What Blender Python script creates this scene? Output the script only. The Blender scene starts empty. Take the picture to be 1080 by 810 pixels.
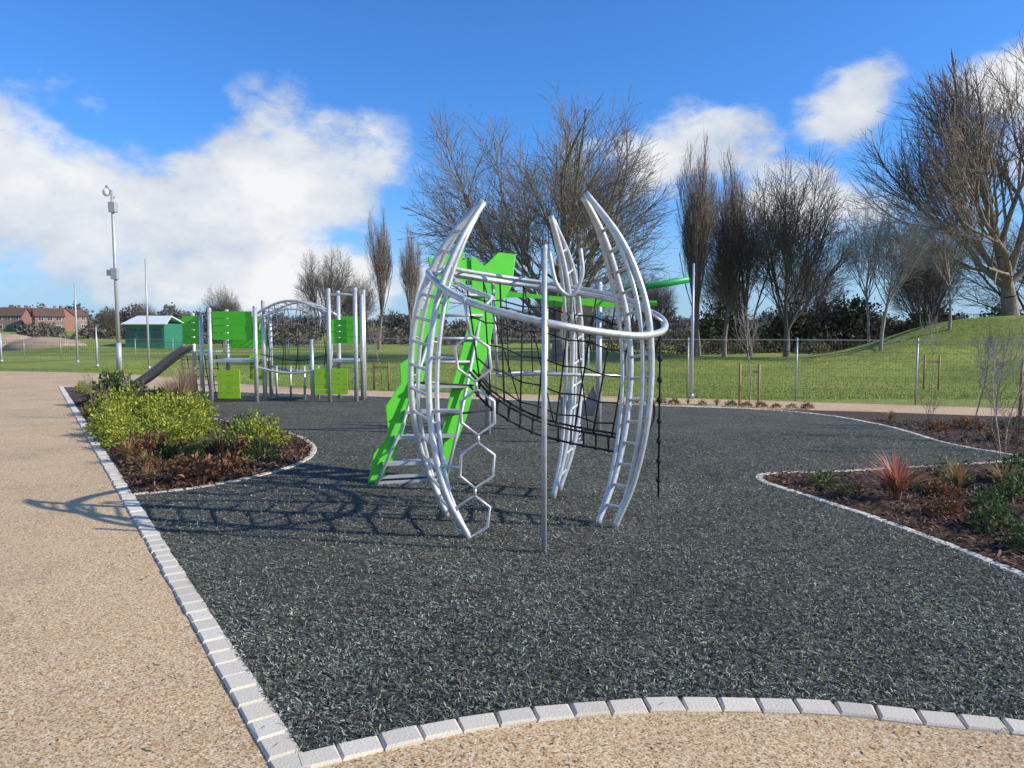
import bpy, math, random
import numpy as np
from mathutils import Vector, Matrix
from collections import deque
random.seed(7); np.random.seed(7)
scene=bpy.context.scene
col=scene.collection
scene.view_settings.view_transform='Standard'
scene.view_settings.look='None'
scene.view_settings.exposure=0

# ------------------------------------------------------------ helpers
def link(ob,parent=None):
    col.objects.link(ob)
    if parent: ob.parent=parent
    return ob
def empty(name,loc=(0,0,0)):
    e=bpy.data.objects.new(name,None); e.location=loc; e.empty_display_size=.2
    return link(e)
def mesh_np(name,verts,faces,mat=None,cols=None,smooth=False):
    verts=np.asarray(verts,dtype=np.float32); 
    me=bpy.data.meshes.new(name)
    me.vertices.add(len(verts)); me.vertices.foreach_set('co',verts.ravel())
    if not isinstance(faces,list): faces=[faces]
    faces=[np.asarray(f,dtype=np.int32) for f in faces if len(f)]
    nl=sum(f.size for f in faces); nf=sum(len(f) for f in faces)
    me.loops.add(nl); me.loops.foreach_set('vertex_index',np.concatenate([f.ravel() for f in faces]))
    me.polygons.add(nf)
    tot=np.concatenate([np.full(len(f),f.shape[1],dtype=np.int32) for f in faces])
    st=np.concatenate([[0],np.cumsum(tot)[:-1]]).astype(np.int32)
    me.polygons.foreach_set('loop_start',st)
    me.polygons.foreach_set('use_smooth',np.full(nf,smooth,dtype=bool))
    me.update(calc_edges=True); me.validate()
    if cols is not None:
        a=me.color_attributes.new('Col','FLOAT_COLOR','POINT')
        c=np.ones((len(verts),4),dtype=np.float32); c[:,:3]=cols
        a.data.foreach_set('color',c.ravel())
    if mat: me.materials.append(mat)
    return me
def obj(name,me,parent=None,loc=(0,0,0)):
    o=bpy.data.objects.new(name,me); o.location=loc
    return link(o,parent)

class MB:
    """simple mesh accumulator"""
    def __init__(s): s.v=[]; s.f=[]; s.s=[]
    def box(s,c,size,M=None,bev=0):
        cx,cy,cz=c; x,y,z=[k/2 for k in size]
        vs=[Vector((sx*x,sy*y,sz*z)) for sz in(-1,1) for sy in(-1,1) for sx in(-1,1)]
        if M is not None: vs=[M@v for v in vs]
        b=len(s.v); s.v+= [(v.x+cx,v.y+cy,v.z+cz) for v in vs]
        for f in ((0,2,3,1),(4,5,7,6),(0,1,5,4),(2,6,7,3),(0,4,6,2),(1,3,7,5)):
            s.f.append([b+i for i in f]); s.s.append(False)
    def tube(s,pts,r,sides=10,closed=False,res=0,cap=True):
        pts=[Vector(p) for p in pts]
        if res: pts=spline(pts,res,closed)
        n=len(pts); b=len(s.v)
        T=[]
        for i in range(n):
            a=pts[(i-1)%n] if closed or i>0 else pts[i]
            c=pts[(i+1)%n] if closed or i<n-1 else pts[i]
            T.append((c-a).normalized())
        up=Vector((0,0,1)) if abs(T[0].z)<.9 else Vector((1,0,0))
        N=T[0].cross(up).normalized()
        for i in range(n):
            N=(N-T[i]*N.dot(T[i])).normalized(); B=T[i].cross(N)
            rr=r[i] if isinstance(r,(list,tuple)) else r
            for k in range(sides):
                a=2*math.pi*k/sides
                p=pts[i]+(N*math.cos(a)+B*math.sin(a))*rr
                s.v.append(tuple(p))
        m=n if closed else n-1
        for i in range(m):
            for k in range(sides):
                j=(i+1)%n; k2=(k+1)%sides
                s.f.append([b+i*sides+k,b+i*sides+k2,b+j*sides+k2,b+j*sides+k]); s.s.append(True)
        if cap and not closed:
            s.f.append([b+k for k in range(sides)][::-1]); s.s.append(False)
            s.f.append([b+(n-1)*sides+k for k in range(sides)]); s.s.append(False)
    def sphere(s,c,r,sx=1,sy=1,sz=1,u=10,w=6):
        b=len(s.v)
        for j in range(w+1):
            t=math.pi*j/w
            for i in range(u):
                a=2*math.pi*i/u
                s.v.append((c[0]+r*sx*math.sin(t)*math.cos(a),c[1]+r*sy*math.sin(t)*math.sin(a),c[2]+r*sz*math.cos(t)))
        for j in range(w):
            for i in range(u):
                s.f.append([b+j*u+i,b+(j+1)*u+i,b+(j+1)*u+(i+1)%u,b+j*u+(i+1)%u]); s.s.append(True)
    def poly_plate(s,pts,nrm,th):
        b=len(s.v); n=len(pts); nv=Vector(nrm).normalized()*th/2
        s.v+=[tuple(Vector(p)+nv) for p in pts]+[tuple(Vector(p)-nv) for p in pts]
        s.f.append([b+i for i in range(n)]); s.s.append(False)
        s.f.append([b+n+i for i in range(n)][::-1]); s.s.append(False)
        for i in range(n):
            j=(i+1)%n; s.f.append([b+i,b+n+i,b+n+j,b+j]); s.s.append(False)
    def make(s,name,mat,parent=None,loc=(0,0,0),bevel=0):
        me=bpy.data.meshes.new(name); me.from_pydata(s.v,[],s.f)
        me.polygons.foreach_set('use_smooth',s.s); me.materials.append(mat); me.validate(); me.update()
        o=obj(name,me,parent,loc)
        if bevel:
            md=o.modifiers.new('bev','BEVEL'); md.width=bevel; md.segments=2; md.limit_method='ANGLE'
        return o
def spline(pts,res,closed=False):
    n=len(pts); out=[]
    rng=range(n) if closed else range(n-1)
    for i in rng:
        p0=pts[(i-1)%n] if closed or i>0 else pts[i]*2-pts[i+1]
        p1=pts[i]; p2=pts[(i+1)%n]
        p3=pts[(i+2)%n] if closed or i<n-2 else p2*2-p1
        for k in range(res):
            t=k/res
            out.append(.5*((2*p1)+(p2-p0)*t+(2*p0-5*p1+4*p2-p3)*t*t+(3*p1-p0-3*p2+p3)*t**3))
    if not closed: out.append(pts[-1].copy())
    return out
def at(path,t):
    L=[0]
    for a,b in zip(path,path[1:]): L.append(L[-1]+(b-a).length)
    d=t*L[-1]
    for i in range(len(path)-1):
        if d<=L[i+1]+1e-9:
            return path[i].lerp(path[i+1],(d-L[i])/max(1e-9,L[i+1]-L[i]))
    return path[-1].copy()
def at_z(path,z):
    for a,b in zip(path,path[1:]):
        if (a.z-z)*(b.z-z)<=0 and abs(a.z-b.z)>1e-9: return a.lerp(b,(z-a.z)/(b.z-a.z))
    return path[-1].copy()

# ------------------------------------------------------------ materials
def nodes(name):
    m=bpy.data.materials.new(name); m.use_nodes=True
    nt=m.node_tree; b=nt.nodes['Principled BSDF']
    return m,nt,b
def N(nt,t,**k):
    n=nt.nodes.new(t)
    for a,v in k.items(): setattr(n,a,v)
    return n
def ramp(nt,stops,src=None,interp='LINEAR'):
    r=N(nt,'ShaderNodeValToRGB'); r.color_ramp.interpolation=interp
    e=r.color_ramp.elements
    while len(e)<len(stops): e.new(.5)
    for i,(p,c) in enumerate(stops): e[i].position=p; e[i].color=(*c,1)
    if src: nt.links.new(src,r.inputs[0])
    return r
def tc(nt,kind='Object'):
    return N(nt,'ShaderNodeTexCoord').outputs[kind]
def noise(nt,scale,detail=4,rough=.55,vec=None):
    n=N(nt,'ShaderNodeTexNoise'); n.inputs['Scale'].default_value=scale
    n.inputs['Detail'].default_value=detail; n.inputs['Roughness'].default_value=rough
    if vec: nt.links.new(vec,n.inputs['Vector'])
    return n
def bump(nt,b,h,strength=.4,dist=.01):
    n=N(nt,'ShaderNodeBump'); n.inputs['Strength'].default_value=strength; n.inputs['Distance'].default_value=dist
    nt.links.new(h,n.inputs['Height']); nt.links.new(n.outputs[0],b.inputs['Normal'])
def mul(nt,a,b):
    mx=N(nt,'ShaderNodeMix',data_type='RGBA',blend_type='MULTIPLY'); mx.inputs[0].default_value=1
    nt.links.new(a,mx.inputs[6]); nt.links.new(b,mx.inputs[7]); return mx.outputs[2]
def simple(name,c,rough=.5,metal=0,var=.15,scale=8,bmp=0,bs=60):
    m,nt,b=nodes(name); v=tc(nt)
    n=noise(nt,scale,3,.6,v)
    lo=tuple(x*(1-var) for x in c); hi=tuple(min(1,x*(1+var)) for x in c)
    r=ramp(nt,[(.3,lo),(.7,hi)],n.outputs[0]); nt.links.new(r.outputs[0],b.inputs['Base Color'])
    b.inputs['Roughness'].default_value=rough; b.inputs['Metallic'].default_value=metal
    if bmp:
        n2=noise(nt,bs,4,.6,v); bump(nt,b,n2.outputs[0],bmp,.005)
    return m
def attrmat(name,rough=.8,transl=0,spec=.5,bmp=0):
    m,nt,b=nodes(name)
    a=N(nt,'ShaderNodeVertexColor'); a.layer_name='Col'
    nt.links.new(a.outputs[0],b.inputs['Base Color']); b.inputs['Roughness'].default_value=rough
    b.inputs['Specular IOR Level'].default_value=spec
    if transl:
        t=N(nt,'ShaderNodeBsdfTranslucent'); nt.links.new(a.outputs[0],t.inputs[0])
        mx=N(nt,'ShaderNodeMixShader'); mx.inputs[0].default_value=transl
        nt.links.new(b.outputs[0],mx.inputs[1]); nt.links.new(t.outputs[0],mx.inputs[2])
        nt.links.new(mx.outputs[0],nt.nodes['Material Output'].inputs[0])
    if bmp:
        n=noise(nt,90,5,.65,tc(nt)); bump(nt,b,n.outputs[0],bmp,.006)
    return m
M_steel=simple('galvanised_steel',(.63,.62,.60),.40,.45,.16,18)
M_steel2=simple('powder_grey_steel',(.50,.50,.49),.45,.3,.08,6)
M_green=simple('green_hdpe',(.10,.60,.02),.42,0,.06,5)
M_dgreen=simple('green_rail',(.02,.36,.07),.45,0,.1,5)
M_lime=simple('lime_hdpe',(.38,.66,.02),.42,0,.08,5)
M_black=simple('black_rope',(.016,.016,.017),.8,0,.3,60)
M_darksteel=simple('slide_steel',(.16,.16,.16),.4,.5,.3,4)
M_stake=simple('stake_timber',(.40,.24,.12),.8,0,.2,12)
M_bark=simple('bark',(.22,.18,.145),.9,0,.3,3)
M_barkd=simple('bark_dark',(.16,.13,.107),.9,0,.3,3)
M_barkr=simple('bark_brown',(.25,.19,.15),.9,0,.3,3)
M_barkl=simple('bark_pale',(.31,.265,.22),.9,0,.3,3)
M_leaf=attrmat('leaf',.6,.25,.35)
M_far=attrmat('distant_leaf',.95,.2,.1)
M_shred=attrmat('rubber_shred',.75,spec=.25)
M_chip=attrmat('bark_chip',.9,spec=.2)
M_sett=attrmat('sett_stone',.85,bmp=.7)

m,nt,b=nodes('resin_bound_gravel'); v=tc(nt)
vo=N(nt,'ShaderNodeTexVoronoi'); vo.inputs['Scale'].default_value=125; nt.links.new(v,vo.inputs['Vector'])
sep=N(nt,'ShaderNodeSeparateColor'); nt.links.new(vo.outputs['Color'],sep.inputs[0])
r=ramp(nt,[(0,(.20,.10,.04)),(.2,(.45,.27,.115)),(.5,(.64,.43,.21)),(.8,(.72,.52,.29)),(1,(.86,.72,.50))],sep.outputs[0])
n1=noise(nt,.55,8,.68,v); r2=ramp(nt,[(.3,(.76,.76,.77)),(.5,(.98,.97,.97)),(.7,(1.06,1.05,1.04))],n1.outputs[0])
nt.links.new(mul(nt,r.outputs[0],r2.outputs[0]),b.inputs['Base Color']); b.inputs['Roughness'].default_value=.75
bump(nt,b,vo.outputs['Distance'],-.5,.003); M_gravel=m

m,nt,b=nodes('bonded_rubber_mulch'); v=tc(nt)
outs=[]
for k,(ang,sx,sy) in enumerate([(20,30,120),(75,32,130),(130,26,110)]):
    mp=N(nt,'ShaderNodeMapping'); mp.inputs['Rotation'].default_value=(0,0,math.radians(ang)); mp.inputs['Scale'].default_value=(sx,sy,1)
    mp.inputs['Location'].default_value=(k*3.3,k,0)
    nt.links.new(v,mp.inputs[0])
    vv=N(nt,'ShaderNodeTexVoronoi'); vv.voronoi_dimensions='2D'; vv.inputs['Scale'].default_value=1; nt.links.new(mp.outputs[0],vv.inputs['Vector'])
    sp=N(nt,'ShaderNodeSeparateColor'); nt.links.new(vv.outputs['Color'],sp.inputs[0]); outs.append(sp.outputs[0])
mm=N(nt,'ShaderNodeMath',operation='MULTIPLY'); nt.links.new(outs[0],mm.inputs[0]); nt.links.new(outs[1],mm.inputs[1])
m2=N(nt,'ShaderNodeMath',operation='MAXIMUM'); nt.links.new(mm.outputs[0],m2.inputs[0])
m3=N(nt,'ShaderNodeMath',operation='MULTIPLY'); nt.links.new(outs[2],m3.inputs[0]); m3.inputs[1].default_value=.75
nt.links.new(m3.outputs[0],m2.inputs[1])
r=ramp(nt,[(0,(.016,.015,.011)),(.35,(.058,.056,.043)),(.65,(.135,.132,.103)),(.85,(.26,.255,.205)),(1,(.5,.49,.39))],m2.outputs[0])
n1=noise(nt,.7,5,.6,v); r2=ramp(nt,[(.3,(.75,.75,.76)),(.7,(1.2,1.2,1.17))],n1.outputs[0])
nt.links.new(mul(nt,r.outputs[0],r2.outputs[0]),b.inputs['Base Color']); b.inputs['Roughness'].default_value=.9; b.inputs['Specular IOR Level'].default_value=.25
bump(nt,b,m2.outputs[0],.7,.01); M_rubber=m

m,nt,b=nodes('bark_mulch'); v=tc(nt); n1=noise(nt,38,6,.75,v)
r=ramp(nt,[(.3,(.02,.012,.009)),(.5,(.075,.042,.027)),(.72,(.18,.10,.06))],n1.outputs[0])
nt.links.new(r.outputs[0],b.inputs['Base Color']); b.inputs['Roughness'].default_value=.95; bump(nt,b,n1.outputs[0],1,.03); M_mulch=m

m,nt,b=nodes('park_grass'); v=tc(nt)
n1=noise(nt,.13,6,.65,v); n2=noise(nt,3.5,7,.85,v)
r1=ramp(nt,[(.32,(.17,.23,.035)),(.5,(.29,.35,.05)),(.68,(.42,.42,.10))],n1.outputs[0])
r2=ramp(nt,[(.3,(.35,.42,.36)),(.7,(1.3,1.25,1.15))],n2.outputs[0])
nt.links.new(mul(nt,r1.outputs[0],r2.outputs[0]),b.inputs['Base Color']); b.inputs['Roughness'].default_value=.95; bump(nt,b,n2.outputs[0],1,.12); M_grass=m

m,nt,b=nodes('red_brick'); v=tc(nt)
bk=N(nt,'ShaderNodeTexBrick'); bk.inputs['Scale'].default_value=5
bk.inputs['Color1'].default_value=(.32,.11,.07,1); bk.inputs['Color2'].default_value=(.27,.09,.06,1); bk.inputs['Mortar'].default_value=(.28,.18,.14,1)
nt.links.new(v,bk.inputs[0]); nt.links.new(bk.outputs[0],b.inputs['Base Color']); b.inputs['Roughness'].default_value=.9; M_brick=m
M_roof=simple('roof_tile',(.13,.07,.055),.85,0,.25,3)
M_window=simple('window_glass',(.05,.07,.09),.12,0,.1,1)
M_white=simple('white_paint',(.75,.75,.73),.5,0,.05,4)
M_pav=simple('pavilion_green',(.03,.20,.11),.5,0,.1,3)
M_sand=simple('bare_soil',(.42,.30,.19),.95,0,.25,1.2,.5,10)

# ------------------------------------------------------------ terrain
def sst(a,b,x): 
    t=np.clip((x-a)/(b-a),0,1); return t*t*(3-2*t)
HUM=[(28,41,8,5.5,2.1),(35,36,7,6,1.8),(24,43,4,3.5,.7),(14.5,31,3.0,1.4,.6),(19,35,3.2,1.5,.85),(9.5,38,4,2,.45),(22,30,3,1.5,.7),(2,52,9,4,.35),(-20,62,12,5,.5),(-42,75,8,3.5,1.0),(-36,60,5,2.5,.5),(25.5,36,2.5,1.5,.7)]
def terr(x,y):
    x=np.asarray(x,float); y=np.asarray(y,float)
    z=np.full(np.broadcast(x,y).shape,-.03)
    for cx,cy,sx,sy,h in HUM:
        z=z+h*np.exp(-((x-cx)/sx)**2-((y-cy)/sy)**2)
    r=np.hypot(x,y)
    z=z+sst(24,40,y)*.08*np.sin(x*.35)*np.cos(y*.22)
    z=z+sst(150,380,r)*sst(-20,-160,x)*3.2+sst(200,600,r)*1.5
    return z
xs=np.concatenate([-np.geomspace(90,1500,18)[::-1],np.linspace(-88,88,190),np.geomspace(90,1500,18)])
ys=np.concatenate([-np.geomspace(6,1500,16)[::-1],np.linspace(-5,95,140),np.geomspace(97,1500,26)])
X,Y=np.meshgrid(xs,ys); Z=terr(X,Y)
vv=np.stack([X.ravel(),Y.ravel(),Z.ravel()],1); nx,ny=len(xs),len(ys)
i=np.arange((ny-1)*nx).reshape(ny-1,nx)[:,:-1].ravel()
obj('grass_ground',mesh_np('grass_ground',vv,np.stack([i,i+1,i+nx+1,i+nx],1),M_grass,smooth=True))

def flat(name,pts,z,mat):
    mb=MB(); mb.v=[(p[0],p[1],z) for p in pts]; mb.f=[list(range(len(pts)))]; mb.s=[False]
    o=mb.make(name,mat); bm_tri(o); return o
def bm_tri(o):
    import bmesh
    bm=bmesh.new(); bm.from_mesh(o.data); bmesh.ops.triangulate(bm,faces=bm.faces[:]); 
    for f in bm.faces:
        f.normal_update()
        if f.normal.z<0: f.normal_flip()
    bm.to_mesh(o.data); bm.free()
def sp2(pts,res=6): return [(p.x,p.y) for p in spline([Vector((a,b,0)) for a,b in pts],res)]
flat('resin_path',[(-34,-8),(30,-8),(30,9.5)]+sp2([(24,12.0),(16,14.6),(10,16.9),(3.94,19.15),(-3.84,21.3),(-8,23.5),(-12,27),(-17,30.5),(-26,33)])+[(-34,34)],0.0,M_gravel)
strip=[(-.85-.6535*(y-2.86),y) for y in (2.86,5,8,12,16,20,22.86)]
front=sp2([(-.85,2.86),(-.56,3.0),(-.25,3.13),(.09,3.23),(.44,3.29),(.79,3.32),(1.14,3.31),(1.48,3.28),(1.79,3.21),(2.23,3.11),(3.0,2.88),(3.75,2.6)])
rbk=sp2([(3.68,3.2),(3.66,4.2),(3.56,5.05),(3.47,5.8),(3.30,6.67),(3.05,7.57),(2.885,8.09),(2.86,8.4),(2.95,8.65),(3.25,8.8),(3.9,8.88),(4.96,9.15),(6.9,9.7)])
fc=sp2([(6.95,9.96),(6.63,11.17),(6.75,13.18),(6.38,15.0),(5.39,16.1),(3.49,16.9),(.236,18.3),(-3.5,19.4),(-9,21.2),(-13.93,22.86)])
rubber=front+rbk+fc+strip[::-1][1:-1]
flat('rubber_mulch_surface',rubber,.006,M_rubber)
lbk=sp2([(-3.97,7.63),(-3.49,7.91),(-3.01,8.59),(-2.76,9.4),(-2.80,10.29),(-3.12,11.27),(-3.75,12.3),(-5.1,13.6),(-7.1,15.8),(-9.7,18.9),(-11.9,21.4),(-12.8,21.6)])
lbed=lbk+[(-.85-.6535*(y-2.86)+.04,y) for y in (20,16,12,9)]
rbed=[(p[0]+.03,p[1]) for p in rbk]+[(x+.03,y) for x,y in fc[:26]]+[(7.6,15.6),(12,13.9),(18,11.7),(24,9.5),(24,3.2)]
def inpoly(px,py,poly):
    p=np.array(poly); ins=np.zeros(len(px),bool); j=len(p)-1
    for i in range(len(p)):
        xi,yi=p[i]; xj,yj=p[j]
        if yi!=yj:
            c=((yi>py)!=(yj>py))&(px<(xj-xi)*(py-yi)/(yj-yi)+xi); ins^=c
        j=i
    return ins
flat('bark_mulch_bed',lbed,.011,M_mulch); flat('bark_mulch_bed',rbed,.011,M_mulch)

def setts(name,paths,w=.115,L=.165,h=.03):
    V=[];F=[];C=[];rng=random.Random(3)
    for path in paths:
        P=[Vector((a,b,0)) for a,b in path]
        tot=sum((b-a).length for a,b in zip(P,P[1:])); n=max(1,int(tot/L))
        for k in range(n):
            c=at(P,(k+.5)/n); t=(at(P,min(1,(k+.9)/n))-at(P,(k+.1)/n)).normalized(); nr=Vector((-t.y,t.x,0))
            l=tot/n-.005; ll=l*rng.uniform(.95,1.0); ww=w*rng.uniform(.92,1.05); hz=h-.014+rng.uniform(-.003,.003)
            tone=rng.uniform(.9,1.08); base=rng.choice([(.68,.58,.44),(.72,.62,.48),(.65,.56,.43),(.71,.62,.49)])
            b=len(V); e=.009
            for (ins,z) in ((0,-.02),(0,hz-e),(e,hz)):
                for sx,sy in((-1,-1),(1,-1),(1,1),(-1,1)):
                    jx=rng.uniform(-.004,.004)
                    p=c+t*sx*(ll/2-ins+jx)+nr*sy*(ww/2-ins+jx); V.append((p.x,p.y,z))
                    C.append(tuple(q*tone for q in base))
            for r_ in range(2):
                for q in range(4): F.append([b+r_*4+q,b+r_*4+(q+1)%4,b+r_*4+4+(q+1)%4,b+r_*4+4+q])
            F.append([b+8,b+9,b+10,b+11])
    me=mesh_np(name,np.array(V),np.array(F),M_sett,np.array(C)); return obj(name,me)
off=[(-.85-.6535*(y-2.86)-.065,y) for y in (0.5,2.86,8,14,22.9)]
setts('stone_sett_edging',[off],w=.13)
setts('stone_sett_edging',[[(x+ .0,y-.06) for x,y in front]],w=.12)
setts('stone_sett_edging',[rbk],w=.09); setts('stone_sett_edging',[lbk],w=.09); setts('stone_sett_edging',[fc],w=.09)

def flakes(name,n,poly,excl,wy,size,colfn,mat,zr,ybias=2,tilt=.35,xr=None):
    p=np.array(poly); x0,x1=p[:,0].min(),p[:,0].max(); y0,y1=p[:,1].min(),min(wy,p[:,1].max())
    if xr: x0,x1=max(x0,xr[0]),min(x1,xr[1])
    m=n*6; u=np.random.rand(m)
    a=1-ybias
    yy=(y0**a+(y1**a-y0**a)*u)**(1/a)
    xx=x0+(x1-x0)*np.random.rand(m)
    k=inpoly(xx,yy,poly)&(np.abs(xx)<yy*.74+.3)
    for e in excl: k&=~inpoly(xx,yy,e)
    xx=xx[k][:n];yy=yy[k][:n]; n=len(xx)
    L=np.random.uniform(size[0],size[1],n)/2; W_=np.random.uniform(size[2],size[3],n)/2
    a=np.random.rand(n)*2*np.pi; ti=np.random.normal(0,tilt,n); ro=np.random.normal(0,tilt*1.2,n)
    d=np.stack([np.cos(a)*np.cos(ti),np.sin(a)*np.cos(ti),np.sin(ti)],1)
    q=np.stack([-np.sin(a)*np.cos(ro),np.cos(a)*np.cos(ro),np.sin(ro)],1)
    z=np.random.uniform(zr[0],zr[1],n)+np.abs(np.sin(ti))*L
    c=np.stack([xx,yy,z],1)
    bend=np.random.uniform(-.2,.2,n)[:,None]*L[:,None]*q
    V=np.stack([c-d*L[:,None]-q*W_[:,None]*.6,c+bend-q*W_[:,None],c+d*L[:,None]-q*W_[:,None]*.5,c+d*L[:,None]+q*W_[:,None]*.5,c+bend+q*W_[:,None],c-d*L[:,None]+q*W_[:,None]*.6],1).reshape(-1,3)
    b=np.arange(n)*6
    F=np.concatenate([np.stack([b,b+1,b+4,b+5],1),np.stack([b+1,b+2,b+3,b+4],1)])
    patch=1+.16*np.sin(xx*2.3+1.7*np.sin(yy*1.1))*np.cos(yy*1.9+xx*.6)+.10*np.sin(xx*6.1+yy*4.3)*np.sin(yy*7.7-xx*2)
    C=np.repeat(colfn(n)*patch[:,None],6,axis=0)
    return obj(name,mesh_np(name,V,F,mat,C))
def c_rub(n):
    t=np.random.beta(.8,2.3,n)[:,None]
    lo=np.array([.014,.013,.010]); hi=np.array([.62,.61,.49])
    c=lo+(hi-lo)*t; g=(np.random.rand(n)<.22)[:,None]; c=np.where(g,c*np.array([.78,.98,.72]),c)
    return c
flakes('rubber_shreds',210000,rubber,[lbed,rbed],12.5,(.010,.030,.003,.007),c_rub,M_shred,(.008,.016),ybias=1.8,xr=(-8,8))
def c_chip(n):
    t=np.random.rand(n)[:,None]**1.6
    return np.array([.03,.017,.012])+(np.array([.30,.17,.10])-np.array([.03,.017,.012]))*t
flakes('mulch_chips',16000,lbed,[],18,(.03,.09,.008,.025),c_chip,M_chip,(.014,.035),ybias=1.5)
flakes('mulch_chips',22000,rbed,[],14,(.03,.09,.008,.025),c_chip,M_chip,(.014,.035),ybias=1.5)
def stray(n):
    t=np.random.rand(n)[:,None]; return np.array([.10,.06,.04])+t*np.array([.25,.16,.10])
flakes('loose_debris',420,[(-6,2.4),(3.5,2.4),(3.5,9),(-7,12)],[lbed,rbed],11,(.012,.045,.004,.014),stray,M_chip,(.018,.022),ybias=1.2,tilt=.15)

# ------------------------------------------------------------ trees
def build_segments(name,S,mat):
    S=np.array(S,dtype=np.float32)
    thick=np.maximum(S[:,3],S[:,7])>.04
    Vs=[];Fs=[];off=0
    for msk,k in ((thick,6),(~thick,3)):
        s=S[msk]; 
        if not len(s): continue
        d=s[:,4:7]-s[:,0:3]; d/=np.maximum(1e-6,np.linalg.norm(d,axis=1))[:,None]
        up=np.where(np.abs(d[:,2:3])<.9,np.array([[0,0,1.]]),np.array([[1.,0,0]]))
        a=np.cross(d,up); a/=np.linalg.norm(a,axis=1)[:,None]; b=np.cross(d,a)
        ang=np.arange(k)*2*np.pi/k
        ring=a[:,None,:]*np.cos(ang)[None,:,None]+b[:,None,:]*np.sin(ang)[None,:,None]
        v0=s[:,None,0:3]+ring*s[:,3][:,None,None]; v1=s[:,None,4:7]+ring*s[:,7][:,None,None]
        V=np.concatenate([v0,v1],1).reshape(-1,3)
        base=(np.arange(len(s))*2*k)[:,None]+off; i=np.arange(k)[None,:]; j=(i+1)%k
        F=np.stack([base+i,base+j,base+k+j,base+k+i],2).reshape(-1,4)
        Vs.append(V);Fs.append(F);off+=len(V)
    return mesh_np(name,np.concatenate(Vs),np.concatenate(Fs),mat,smooth=True)
def gen_tree(seed,H,W,r0,trunk,lim,kids,ang,up,jit,cz=.56,maxseg=60000,minr=.008,power=2.0,rk=(.42,.6)):
    """bare winter tree: recursive limbs clipped to an ellipsoidal crown"""
    R=random.Random(seed); S=[]; zc=H*cz; rz=H-zc; rzl=zc-trunk*.55
    def inside(p):
        zz=(p[2]-zc)/(rz if p[2]>zc else rzl)
        return (abs(p[0])/(W/2))**power+(abs(p[1])/(W/2))**power+abs(zz)**power<1.0*R.uniform(.75,1.12)
    def norm(v):
        l=math.sqrt(v[0]**2+v[1]**2+v[2]**2) or 1; return (v[0]/l,v[1]/l,v[2]/l)
    def perp(d,a,az):
        u=(0,0,1) if abs(d[2])<.95 else (1,0,0)
        x=norm((d[1]*u[2]-d[2]*u[1],d[2]*u[0]-d[0]*u[2],d[0]*u[1]-d[1]*u[0]))
        y=(d[1]*x[2]-d[2]*x[1],d[2]*x[0]-d[0]*x[2],d[0]*x[1]-d[1]*x[0])
        ca,sa=math.cos(a),math.sin(a); c,s=math.cos(az),math.sin(az)
        return norm(tuple(d[i]*ca+(x[i]*c+y[i]*s)*sa for i in range(3)))
    depth=len(kids)
    q=deque([((0,0,-.1),(R.uniform(-.03,.03),R.uniform(-.03,.03),1),trunk,r0,0)])
    while q:
        p,d,L,r,lev=q.popleft()
        if len(S)>maxseg: break
        ns=5 if lev<=1 else (4 if lev<=3 else 3)
        seg=L/ns; az=R.uniform(0,6.28); nk=kids[lev] if lev<depth else 0
        pts=[(p,r,d)]; alive=True
        end=.62 if lev<depth else .35
        for s in range(ns):
            u=up[min(lev,len(up)-1)]
            d=norm((d[0]+R.gauss(0,jit),d[1]+R.gauss(0,jit),d[2]+R.gauss(0,jit)+u*.3))
            pn=(p[0]+d[0]*seg,p[1]+d[1]*seg,p[2]+d[2]*seg)
            r1=max(minr,r*(1-(1-end)*(s+1)/ns)) ; rr=max(minr,pts[-1][1])
            S.append((*p,rr,*pn,r1)); p=pn; pts.append((p,r1,d))
            if lev>0 and not inside(p): alive=False; break
        if lev<depth:
            m=len(pts)-1
            for k in range(nk):
                t=(.25 if lev else .72)+(.75 if lev else .28)*(k+R.random()*.8)/nk
                f=min(.999,t)*(m if alive else 5 if lev<=1 else 4); i=int(f); 
                if i>=m: 
                    if not alive: continue
                    i=m-1
                a0,ra,da=pts[i]; b0,rb,_=pts[i+1]; g=f-i
                q0=tuple(a0[j]+(b0[j]-a0[j])*g for j in range(3)); rq=ra+(rb-ra)*g
                az+=2.4+R.uniform(-.5,.5)
                an=ang[min(lev,len(ang)-1)]*R.uniform(.6,1.25)
                q.append((q0,perp(da,an,az),lim[lev]*R.uniform(.65,1.15)*(1.05-.35*t*(lev>0)),rq*R.uniform(*rk),lev+1))
            if alive and lev<depth:
                q.append((p,d,lim[lev]*R.uniform(.7,1),pts[-1][1]*.92,lev+1))
    return S
TM={}
TM['ash']=build_segments('spreading_tree',gen_tree(12,19.2,18,.44,2.4,[7.4,4.6,3.0,2.0,1.2],[7,6,5,5,4],[.85,.58,.58,.6,.6],[.2,.2,.14,.06],.085,cz=.50,maxseg=60000,minr=.009,power=2.3,rk=(.48,.64)),M_bark)
TM['pop']=build_segments('poplar_tree',gen_tree(5,16,3.0,.2,4.0,[6.0,3.6,1.8,1.0],[14,6,5,4],[.26,.25,.32,.4],[.6,.7,.55,.4],.045,cz=.5,maxseg=26000,minr=.007,rk=(.3,.42)),M_barkr)
TM['round']=build_segments('round_tree',gen_tree(8,13.6,8.6,.24,2.2,[5.2,3.1,1.9,1.2,.8],[7,6,5,4,3],[.5,.5,.55,.6,.6],[.3,.3,.2,.1],.08,cz=.5,maxseg=40000,minr=.008),M_barkd)
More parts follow.
